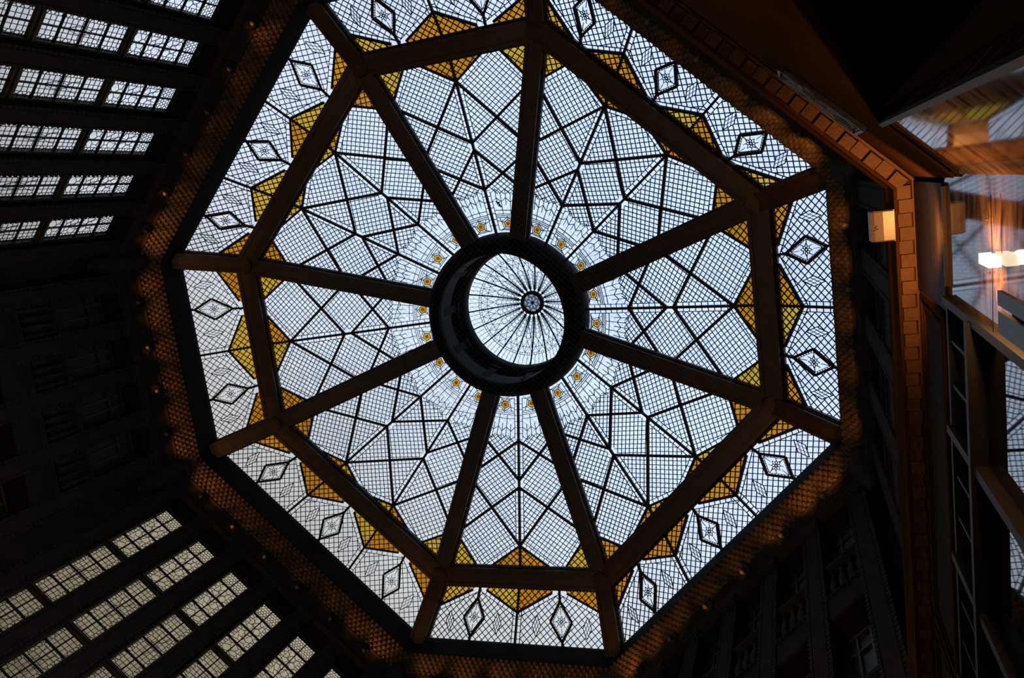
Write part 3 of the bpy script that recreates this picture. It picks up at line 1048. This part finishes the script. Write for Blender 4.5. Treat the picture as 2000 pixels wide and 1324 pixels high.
def leaded_window(side, t, mat_glass, label, proto=None):
    """tall leaded window: sashes of two by four lights stacked down the wall"""
    er, et, R, H = frame_at(side)
    d0 = .95
    n = -er
    rnd = random.Random(5)
    hw = .47
    root = thing(next_window(), label, 'window', tuple(er * (R + d0) + et * t + Vector((0, 0, -4.4))), None, 'structure')

    def w(x, z, o=0.):
        return er * (R + d0 - o) + et * (t + x) + Vector((0, 0, z))
    fr_m, gl, cm, mu = MB(), MB(), MB(), MB()
    z = -4.42
    for sash in range(4):
        h = 2.92
        zt, zb = z, z - h
        gl.quad(w(-hw, zt), w(hw, zt), w(hw, zb), w(-hw, zb))
        for x in (-hw, hw):
            fr_m.bar(w(x, zt), w(x, zb), n, .06, .10, .03)
        fr_m.bar(w(-hw, zt), w(hw, zt), n, .07, .10, .03)
        fr_m.bar(w(-hw, zb + .02), w(hw, zb + .02), n, .10, .14, .03)
        mu.bar(w(0, zt), w(0, zb), n, .035, .05, .02)
        for q in (1, 2, 3):
            mu.bar(w(-hw, zt - h * q / 4), w(hw, zt - h * q / 4), n, .04, .05, .02)
        segs = []
        lower = sash > 0
        # pebbled top row, scalloped sides, open middle
        rh = h / 4
        if sash == 0:
            segs += hexnet(-hw, hw, zb + rh * 3, zt, .115, .16, rnd)
            body_top = zb + rh * 3
        else:
            body_top = zt
        for s_ in (-1, 1):
            x0, x1 = sorted((s_ * hw, s_ * (hw - .17)))
            segs += hexnet(x0, x1, zb, body_top, .13, .12, rnd)
        yy = body_top
        xi = hw - .17
        segs += [((-xi + xi * 2 * f, zb), (-xi + xi * 2 * f + rnd.uniform(-.02, .02), body_top)) for f in ((.0, .25, .5, .75, 1) if sash else (0, 1))]
        if sash:
            while yy > zb + .1:
                segs.append(((-xi, yy), (xi, yy)))
                yy -= .17
        else:
            segs += hexnet(-xi, xi, zb, body_top, .24, .2, rnd)
        # tulip stem lines near the middle of the sash
        for s_ in (-1, 1):
            pts = [(s_ * .02, zb + h * .34), (s_ * .10, zb + h * .42), (s_ * .13, zb + h * .5), (s_ * .05, zb + h * .58), (s_ * .16, zb + h * .64), (s_ * .2, zb + h * .72)]
            segs += list(zip(pts[:-1], pts[1:]))
        for a, b in segs:
            cm.bar(w(*a), w(*b), n, .014, .012, .005)
        z = zb - .10
        fr_m.quad(w(-hw - .04, zb + .04, .02), w(hw + .04, zb + .04, .02), w(hw + .04, z - .02, .02), w(-hw - .04, z - .02, .02))
    fr_m.build('window_frame', m_trim, root)
    mu.build('muntin', m_bar, root)
    gl.build('pane', mat_glass, root)
    cm.build('lead_came', m_lead, root)
    return root


def beads_column(mb, er, et, R, d, t, z0, z1, pitch=.17, sz=.05):
    chain(mb, er * (R + d) + et * t + Vector((0, 0, z0)), er * (R + d) + et * t + Vector((0, 0, z1)), er, et, pitch, sz)


def pilaster(side, t, zt, zb, label, hw=.26, d=.62):
    er, et, R, H = frame_at(side)
    root = thing('pilaster', label, 'pilaster', tuple(er * (R + d) + et * t + Vector((0, 0, zb))), 'pilasters between the windows of the %s wall' % SIDE[45 * side])
    up = Vector((0, 0, 1))
    mb = MB()
    # flat shaft with softly rounded front
    pr = [(-hw, .0), (-hw, .38), (-hw * .75, .44), (hw * .75, .44), (hw, .38), (hw, 0)]
    mb.sweep([[er * (R + d + .44 - q[1]) + et * (t + q[0]) + up * z for q in pr] for z in (zt, zb)], closed_ring=True)
    mb.build('shaft', m_stone, root)
    for s_ in (-1, 1):
        mb = MB()
        beads_column(mb, er, et, R, d + .05, t + s_ * (hw + .02), zt - .25, max(zb, -17))
        mb.build('rope_moulding', m_stone2, root)
    mb = MB()
    mb.obox(er * (R + d) + et * t + up * (zt - .08), er, et, up, .12, hw + .1, .10)
    mb.obox(er * (R + d) + et * t + up * (zt - .26), er, et, up, .08, hw + .05, .07)
    mb.build('capital', m_stone2, root)
    return root


def blind_bay(side, t, label):
    """recess with a red head, an unlit window, a balustrade panel, repeated per storey"""
    er, et, R, H = frame_at(side)
    up = Vector((0, 0, 1))
    n = -er

    def w(x, z, o):
        return er * (R + o) + et * (t + x) + up * z
    root = thing(next_window(), label, 'window', tuple(w(0, -6.6, 1.0)), None, 'structure')
    hw = PITCH / 2 - .27
    z = -3.95
    st = 0
    while z > -18:
        red, gl, fm, pn, bl = MB(), MB(), MB(), MB(), MB()
        red.quad(w(-hw, z, .75), w(hw, z, .75), w(hw, z - .55, 1.12), w(-hw, z - .55, 1.12))
        red.build('recess_head', m_red, root)
        zt, zb = z - .55, z - 2.72
        gl.quad(w(-hw, zt, 1.1), w(hw, zt, 1.1), w(hw, zb, 1.1), w(-hw, zb, 1.1))
        p = gl.build('dark_pane', m_darkglass, root)
        for x in (-hw + .04, -hw / 3, hw / 3, hw - .04):
            fm.bar(w(x, zt, 1.08), w(x, zb, 1.08), n, .05, .04, .02)
        fm.bar(w(-hw, (zt + zb) / 2 + .5, 1.08), w(hw, (zt + zb) / 2 + .5, 1.08), n, .05, .04, .02)
        fm.bar(w(-hw, zt, 1.08), w(hw, zt, 1.08), n, .07, .05, .02)
        fm.build('window_frame', m_trim, root)
        # sill and balustrade
        pn.obox(w(0, zb - .06, .88), er, et, up, .20, hw, .06)
        pn.obox(w(0, zb - 1.50, .88), er, et, up, .20, hw, .07)
        pn.obox(w(0, zb - .80, 1.05), er, et, up, .06, hw, .75)
        pn.build('sill', m_stone, root)
        if st % 2 == 0:
            for q in range(4):
                x = -hw + (q + .5) * 2 * hw / 4
                bl = MB(); bl.lathe([(.05, -.66), (.09, -.6), (.06, -.5), (.12, -.2), (.10, .1), (.05, .3), (.08, .5), (.09, .66)], w(x, zb - .78, .86), er, et, up, 8); bl.build('baluster', m_stone2, root, True)
        # plain band with beaded edge then next storey
        mb = MB()
        mb.obox(w(0, zb - 2.05, .86), er, et, up, .18, hw, .48)
        for q in range(int(2 * hw / .13)):
            mb.obox(w(-hw + .07 + q * .13, zb - 1.62, .66), er, et, up, .04, .04, .05)
        mb.build('spandrel', m_stone, root)
        z = zb - 2.55
        st += 1
    return root


def wall_sheet(side, name, holes=None):
    """the wall proper; holes = list of (t0, t1, z0, z1) openings"""
    er, et, R, H = frame_at(side)
    up = Vector((0, 0, 1)); mb = MB()
    d0, d1 = 1.12, 1.45
    Hh = H + .4142 * d1 + .1
    ts = [-Hh, Hh]; zt, zb = -3.8, BOT
    if not holes:
        mb.obox(er * (R + (d0 + d1) / 2 + .0) + up * ((zt + zb) / 2), er, et, up, (d1 - d0) / 2, Hh, (zt - zb) / 2)
    else:
        z0, z1 = holes[0][2], holes[0][3]
        mb.obox(er * (R + .96) + up * ((zt + z0) / 2), er, et, up, .07, Hh, (zt - z0) / 2)
        mb.obox(er * (R + .96) + up * ((zb + z1) / 2), er, et, up, .07, Hh, (z1 - zb) / 2)
        cur = -Hh
        for a, b, _, _ in holes + [(Hh, Hh, 0, 0)]:
            mb.obox(er * (R + .96) + et * ((cur + a) / 2) + up * ((z0 + z1) / 2), er, et, up, .07, (a - cur) / 2, (z0 - z1) / 2)
            cur = b
    return struct(mb, name, m_stone, '%s wall of the court in dark stone' % SIDE[45 * side])


WN = {0: 'wall_right', 1: 'wall_lower_right', 2: 'wall_bottom', 3: 'wall_lower_left', 4: 'wall_left', 5: 'wall_upper_left', 6: 'wall_top', 7: 'wall_upper_right'}
for k in range(8):
    er, et, R, H = frame_at(k)
    if k in (3, 5):
        cs = [(i - 2.5) * PITCH for i in range(6)]
        zb = -4.42 - 4 * 3.02 + .1
        wall_sheet(k, WN[k], [(c - .44, c + .44, -4.46, zb) for c in cs])
        for i, c in enumerate(cs):
            leaded_window(k, c, m_wing2 if k == 3 else m_wing,
                          'tall leaded window glowing %s, %s wall, %s of six going clockwise' % ('dull cream' if k == 3 else 'pale blue', SIDE[45 * k], ORD[i]))
            mb = MB()      # red soffit above each light
            a = er * (R + .62) + et * c
            mb.quad(a + et * -.5 + Vector((0, 0, -3.93)), a + et * .5 + Vector((0, 0, -3.93)), a + et * .5 + er * .12 + Vector((0, 0, -4.46)), a - et * .5 + er * .12 + Vector((0, 0, -4.46)))
            struct(mb, next_trim(), m_red, 'red brown recess head above a leaded window of the %s wall' % SIDE[45 * k])
        for i in range(7):
            pilaster(k, (i - 3) * PITCH, -3.92, -18, 'slim stone pier beside leaded windows, %s wall, %s going clockwise' % (SIDE[45 * k], ORD[i]), .24)
    else:
        wall_sheet(k, WN[k])
        if k in (0, 1, 2, 4, 6):
            n = 4 if k % 2 == 0 else 6
            for i in range(n):
                blind_bay(k, (i - (n - 1) / 2) * PITCH, 'unlit window bay with red head, %s wall, %s of %s going clockwise' % (SIDE[45 * k], ORD[i], 'four' if n == 4 else 'six'))
            for i in range(n + 1):
                pilaster(k, (i - n / 2) * PITCH, -3.92, -20 if k else -18, 'dark rope edged pilaster on the %s wall, %s going clockwise' % (SIDE[45 * k], ORD[i]))

mb = MB()
mb.quad((-16, -16, BOT), (16, -16, BOT), (16, 16, BOT), (-16, 16, BOT))
struct(mb, 'floor', m_floor, 'dark stone floor of the court')
# ------------------------------------------------------------------ the near side: first floor ledge, corner pier and shop front beside the camera
CX, CY = CAM[0], CAM[1]


def K(x, y, z):
    """point given relative to the camera station"""
    return Vector((CX + x, CY + y, z))


UPV = Vector((0, 0, 1)); EX = Vector((1, 0, 0)); EY = Vector((0, 1, 0))
DN = Vector((1, 1, 0)).normalized(); NO = Vector((1, -1, 0)).normalized()   # along and out of the upper right face


def npt(k, x, z):
    return K(x, x - k, z)


def led(o):            # corner of the ledge line pushed out by o: planes x = .79+o and x-y = .55+1.414*o
    x = .79 + o; return x, x - (.55 + 1.4142 * o)


def ledge_sweep(mb, prof_, y1=9.0, x1=-4.6):
    rings = [[], [], []]
    for o, z in prof_:
        x, y = led(o)
        rings[0].append(K(x, y1, z)); rings[1].append(K(x, y, z)); rings[2].append(npt(.55 + 1.4142 * o, x1, z))
    mb.sweep(rings, closed_ring=False)


lg = thing('gallery_ledge', 'amber lit stone ledge with square brick dentils running overhead beside the camera', 'ledge', tuple(K(.9, 1, -20)))
mb = MB()
ledge_sweep(mb, [(2.2, -19.45), (.02, -19.45), (-.02, -19.5), (-.02, -19.62), (.0, -19.66), (.0, -19.93), (-.012, -19.95), (-.012, -20.03), (.012, -20.03), (.012, -19.985), (.12, -19.985), (.12, -19.9)])
mb.build('ledge_slab', m_fascia, lg)
mb = MB()
ledge_sweep(mb, [(.115, -19.96), (.115, -20.02), (.135, -20.02), (.135, -19.96)])
mb.build('outer_fillet', m_brick, lg)
x0, y0 = led(.06)
k = 0
y = y0 + .06
while y < 4.6:
    mb = MB()
    mb.obox(K(.79 + .06 + (.006 if k % 2 else -.004), y, -20.0), EX, EY, UPV, .047, .049, .022 + .008 * (k % 2))
    mb.build('dentil_block', m_brick, lg)
    y += .103; k += 1
s_ = .05
while s_ < 4.2:
    P = K(x0, y0, -20.0) - DN * s_
    mb = MB()
    mb.obox(P + NO * (.004 if k % 2 else -.004), NO, DN, UPV, .047, .052, .020 + .014 * (k % 2))
    mb.build('dentil_block', m_brick, lg)
    s_ += .108 if k % 2 else .125; k += 1

# fascia of the right side: streaked bronze plate, then moulded wood panels
fa = thing('shop_fascia', 'dark fascia over the shop window with a bronze plate and moulded wood panels', 'fascia', tuple(K(.95, 2, -21.1)))
mb = MB()
mb.obox(K(.945, .60, -20.55), EX, EY, UPV, .03, .40, .56)
mb.build('bronze_plate', m_bronze, fa)
mb = MB()
mb.obox(K(.955, 5.0, -20.55), EX, EY, UPV, .03, 4.01, .56)
mb.build('wood_panel', m_mould, fa)
for i in range(3):
    ya, yb = 1.03 + i * 2.7, 1.03 + i * 2.7 + 2.6
    for q, (o, d, w_) in enumerate(((0, .02, .05), (.085, .012, .022))):
        mb = MB()
        a, b, c, d_ = K(.925, ya + o, -20.16 - o), K(.925, yb - o, -20.16 - o), K(.925, yb - o, -21.0 + o), K(.925, ya + o, -21.0 + o)
        for p1, p2 in ((a, b), (b, c), (c, d_), (d_, a)):
            mb.bar(p1, p2, -EX, w_, d, .01)
        mb.build('panel_moulding', m_fascia, fa)
mb = MB()
mb.obox(K(.925, .53, -21.12), EX, EY, UPV, .012, .31, .012)
mb.build('copper_edge', m_copper, fa)

# upper right side fascia: plaster, lower edge falling away to the upper left
mb = MB()
kk = .75
poly = [(.915, -19.98), (.915, -21.5), (.523, -21.5), (-1.6, -29.0), (-4.6, -29.0), (-4.6, -19.98)]
f1 = [npt(kk, x, z) for x, z in poly]; f2 = [npt(kk + .02, x, z) for x, z in poly]
mb.sweep([f1, f2])
struct(mb, next_trim(), m_fascia, 'plain amber plaster fascia above the corner pier')
# carved plaque on it
pq = thing('carved_plaque', 'long pale grey carved relief plaque on the ochre fascia below the ledge', 'relief', tuple(npt(.74, .3, -20.6)))
mb = MB()
xa, xb, za, zb_ = .055, .535, -20.40, -20.90
a, b, c, d_ = [npt(.745, x, z) for x, z in ((xa, za), (xb, za + .1), (xb, zb_), (xa, zb_ + .15))]
mb.sweep([[a, b, c, d_], [p + NO * -.015 for p in (a, b, c, d_)]])
mb.build('plaque_field', m_relief, pq)
mb = MB()
for p1, p2 in ((a, b), (b, c), (c, d_), (d_, a)):
    mb.bar(p1, p2, -NO, .022, .035, 0)
mb.build('plaque_border', m_relief, pq)
for j in range(6):
    mb = MB()
    pts = []
    for i in range(15):
        f = i / 14
        x = xa + .03 + (xb - xa - .06) * f
        z = (za - .08) + (zb_ - za + .16) * (j + .5) / 6 + .05 * sin(f * (5 + j) + j * 1.7)
        pts.append(npt(.745, x, z) - NO * (.02 + .012 * sin(f * 7 + j)))
    mb.tube(pts, .020 + .006 * (j % 3), 7)
    mb.build('carved_fold', m_relief, pq, True)

# corner pier: polished marble face, grey moulding on its edge, dark reveal
mb = MB()
A_, B_ = npt(.79, .935, 0), npt(.79, .585, 0)
mb.quad(A_ + UPV * -21.3, B_ + UPV * -21.3, B_ + UPV * BOT, A_ + UPV * BOT)
mb.quad(B_ + UPV * -21.3, B_ + NO * 1.5 + UPV * -21.3, B_ + NO * 1.5 + UPV * BOT, B_ + UPV * BOT)
o = mb.build('marble_pier', m_marble)
tag(o, 'polished brown marble corner pier mirroring the skylight, beside the dark passage', 'pier')
mb = MB()
B1 = npt(.76, .567, 0)
mb.obox(B1 + UPV * ((-21.5 + BOT) / 2), DN, NO, UPV, .014, .02, (-21.5 - BOT) / 2)
o = mb.build('pier_edge_moulding', m_grey); tag(o, 'pale grey moulding strip on the upper edge of the marble pier', 'moulding')
mb = MB()
B2 = npt(.80, .56, 0) - DN * .03
mb.quad(B2 + UPV * -21.5, B2 + NO * 3.5 + UPV * -21.5, B2 + NO * 3.5 + UPV * BOT, B2 + UPV * BOT)
struct(mb, 'wall_passage', m_fascia, 'dark reveal wall of the passage behind the pier')
mb = MB()
q = [npt(.80, .95, -21.45), npt(.80, -6, -21.45)]
mb.quad(q[0], q[0] + NO * 5, q[1] + NO * 5, q[1])
struct(mb, 'ceiling', m_red, 'black ceiling of the passage')

# marble wall of the shop, right side
mb = MB()
mb.obox(K(.965, .52, (-21.1 + BOT) / 2), EX, EY, UPV, .03, .385, (-21.1 - BOT) / 2)
o = mb.build('marble_wall_slab', m_marble); tag(o, 'polished brown marble slab behind the glowing cube lamp', 'marble slab')

# shop window
sw = thing(next_window(), 'grey framed shop window mirroring the skylight, at the right edge', 'window', tuple(K(.96, 3, -22)), None, 'structure')


def fbar(name, y0_, z0_, y1_, z1_, w_, d, dn=.03, mat=None, x=.945):
    mb = MB()
    mb.bar(K(x, y0_, z0_), K(x, y1_, z1_), -EX, w_, d, dn)
    return mb.build(name, mat or m_grey, sw)


fbar('window_frame', .925, -21.1, .925, BOT, .05, .05)
fbar('window_frame', .93, -21.13, 9, -21.13, .045, .03)
fbar('transom', .93, -21.86, 9, -21.86, .06, .07)
for i in range(8):
    ym = 1.77 + .885 * i
    fbar('mullion', ym, -21.1, ym, BOT, .055, .05)
for i in range(9):
    for q in (1, 2):
        ym = .90 + .885 * i + .285 * q
        fbar('muntin', ym, -21.15, ym, -21.84, .022, .015)
for i in range(9):
    ya = .90 + .885 * i
    for za_, zb2 in ((-21.14, -21.84), (-21.88, BOT)):
        mb = MB()
        mb.quad(K(.965, ya + .01, za_), K(.965, ya + .87, za_), K(.965, ya + .87, zb2), K(.965, ya + .01, zb2))
        mb.build('pane', m_shopglass, sw)
mb = MB()
mb.obox(K(1.2, 5, (-21 + BOT) / 2), EX, EY, UPV, .02, 4.3, (-21 - BOT) / 2)
struct(mb, 'wall_shop', m_stone, 'dark interior behind the shop window')

# cable lamp
lw = thing('cable_lamp', 'small glowing white glass cube lamp on a thin cable before the marble slab', 'lamp', tuple(K(.905, .541, -22.345)))
mb = MB()
mb.obox(K(.90, .541, -22.35), EX, EY, UPV, .026, .025, .10)
cube = mb.build('glass_shade', m_lamp, lw)
mb = MB()
mb.obox(K(.905, .541, -22.23), EX, EY, UPV, .018, .018, .022)
mb.build('lamp_cap', m_copper, lw)
mb = MB()
mb.tube([K(.915, .235, -22.33), K(.915, .541, -22.33), K(.915, .90, -22.30)], .0022, 5)
o = mb.build('lamp_cable', m_wire); tag(o, 'thin dark cable carrying the cube lamp across the marble', 'cable')
for q in (.36, .62):
    mb = MB()
    mb.lathe([(0, -.006), (.005, -.004), (.006, 0), (.004, .008), (0, .008)], K(.927, q, -22.20), EY, UPV, -EX, 8)
    o = mb.build('cable_stud', m_copper, None, True)
    tag(o, 'tiny brass stud on the marble %s the cube lamp' % ('above' if q < .5 else 'below'), 'stud')
d = bpy.data.lights.new('cube_lamp_light', 'POINT'); d.energy = 7.0; d.color = (1, .47, .16); d.shadow_soft_size = .02
o = bpy.data.objects.new('cube_lamp_light', d); C.objects.link(o); o.location = W(K(.84, .541, -22.345))

# grey twin plates of a wall light below the lamp
tp = thing('twin_plate_light', 'wall light of two slate grey plates with a glowing gap, at the right edge', 'wall light', tuple(K(.84, .66, -23.3)))
for ya, yb in ((.544, .600), (.622, .708)):
    mb = MB()
    mb.obox(K(.74, (ya + yb) / 2, -24.04), EX, EY, UPV, .008, (yb - ya) / 2, .80)
    mb.build('plate', m_plate, tp)
mb = MB()
mb.obox(K(.77, .611, -24.1), EX, EY, UPV, .018, .02, .75)
mb.build('copper_core', m_copper, tp)
mb = MB()
mb.obox(K(.752, .611, -24.3), EX, EY, UPV, .004, .006, .75)
mb.build('light_tube', emit('tube_glow', (1, .9, .75), 1.2), tp)
mb = MB()
mb.obox(K(.86, .611, -24.0), EX, EY, UPV, .075, .03, .12)
mb.build('wall_bracket', m_plate, tp)

spot('added_dentil_spot', (CX + .76, CY + .52, -21.2), (CX + .80, CY + .46, -20), 34, 112, .8, (1, .38, .10), .03)  # spot added in free air above the plates to light the dentils
# white box with rounded face clipped to the ledge
wb = thing('white_access_box', 'small white plastic box with curved face fixed to the ledge, lit orange', 'plastic box', tuple(K(.7, .51, -19.95)))
mb = MB()
rings = []
for y_ in (-.118, -.108, .108, .118):
    e = 0 if abs(y_) < .11 else .012
    pr_ = [(.78, -19.78 - e), (.64 + e, -19.80 - e), (.612 + e, -19.84), (.606 + e, -19.90), (.612 + e, -19.97 + e), (.64, -20.005 + e), (.70, -20.02 + e), (.785, -20.025 + e)]
    rings.append([K(x, .51 + y_, z) for x, z in pr_])
mb.sweep(rings)
mb.build('box_shell', m_white, wb)
mb = MB()
pts = [K(.655 + .011 * cos(a), .515 + .011 * sin(a), -20.0235) for a in [radians(40 + 28 * i) for i in range(10)]]
mb.tube(pts, .0022, 5)
mb.build('logo_mark', m_wire, wb)
mb = MB()
mb.tube([K(.612, .53, -19.99), K(.63, .538, -20.015), K(.65, .534, -20.022), K(.66, .524, -20.026)], .0012, 4)
mb.build('logo_swoosh', m_wire, wb)
for q in (-.1, .1):
    mb = MB()
    mb.obox(K(.785, .51 + q, -20.0), EX, EY, UPV, .014, .02, .02)
    mb.build('clip', m_white, wb)

mb = MB()
for (x, y), (x2, y2) in (((.28, -4.60), (.40, -4.47)), ((.40, -4.47), (.48, -4.34)), ((.34, -4.53), (.44, -4.54)), ((.40, -4.47), (.39, -4.38))):
    mb.bar((x, y, 2.54), (x2, y2, 2.54), (0, 0, 1), .05, .02, .02)
o = mb.build('dry_leaf', m_wire); tag(o, 'small dark dry leaf lying on the top glass panel near the hub', 'leaf')
# ------------------------------------------------------------------ hanging cable loop and the bird net
LOOP = [(1.38, 1.43), (0.86, 2.36), (0.01, 3.14), (-1.39, 3.61), (-2.58, 3.35), (-3.65, 2.71), (-4.25, 1.71), (-4.44, 0.8), (-4.36, -0.07), (-3.82, -1.2), (-3.23, -1.83), (-2.0, -2.26), (-1.11, -2.33), (-0.38, -2.12), (0.2, -1.84), (0.76, -1.3), (1.2, -0.69), (1.33, -0.28), (1.45, 0.16), (1.49, 0.64), (1.45, 1.08)]
mb = MB()
mb.tube([(x, y, 1.2 + .12 * sin(i * .6)) for i, (x, y) in enumerate(LOOP)] + [(LOOP[0][0], LOOP[0][1], 1.2)], .012, 5)
o = mb.build('hanging_cable', m_wire); tag(o, 'thin black cable hanging in a loose loop beneath the hub and lantern', 'cable')
mb = MB()
for s1 in (1, -1):
    for i in range(-100, 101):
        c = i * .155 * 1.4142
        # line y = s1*x + c inside |x|<9.9,|y|<9.9 and the diagonal sides
        r = clip((0, c), (1, s1), halfplanes([(vert(j, 9.85, 3.35, 0).x, vert(j, 9.85, 3.35, 0).y) for j in range(8)]))
        if r:
            mb.bar((r[0], c + s1 * r[0], -.10), (r[1], c + s1 * r[1], -.10), (0, 0, 1), .0045, .003, .003)
m_net = solid('net_wire', (.10, .085, .07), rough=.6)
o = mb.build('bird_net', m_net); tag(o, 'fine diagonal wire bird net stretched under the inner skylight', 'net', None, 'stuff')
for o in bpy.data.objects:
    if '_o' in o:
        del o['_o']
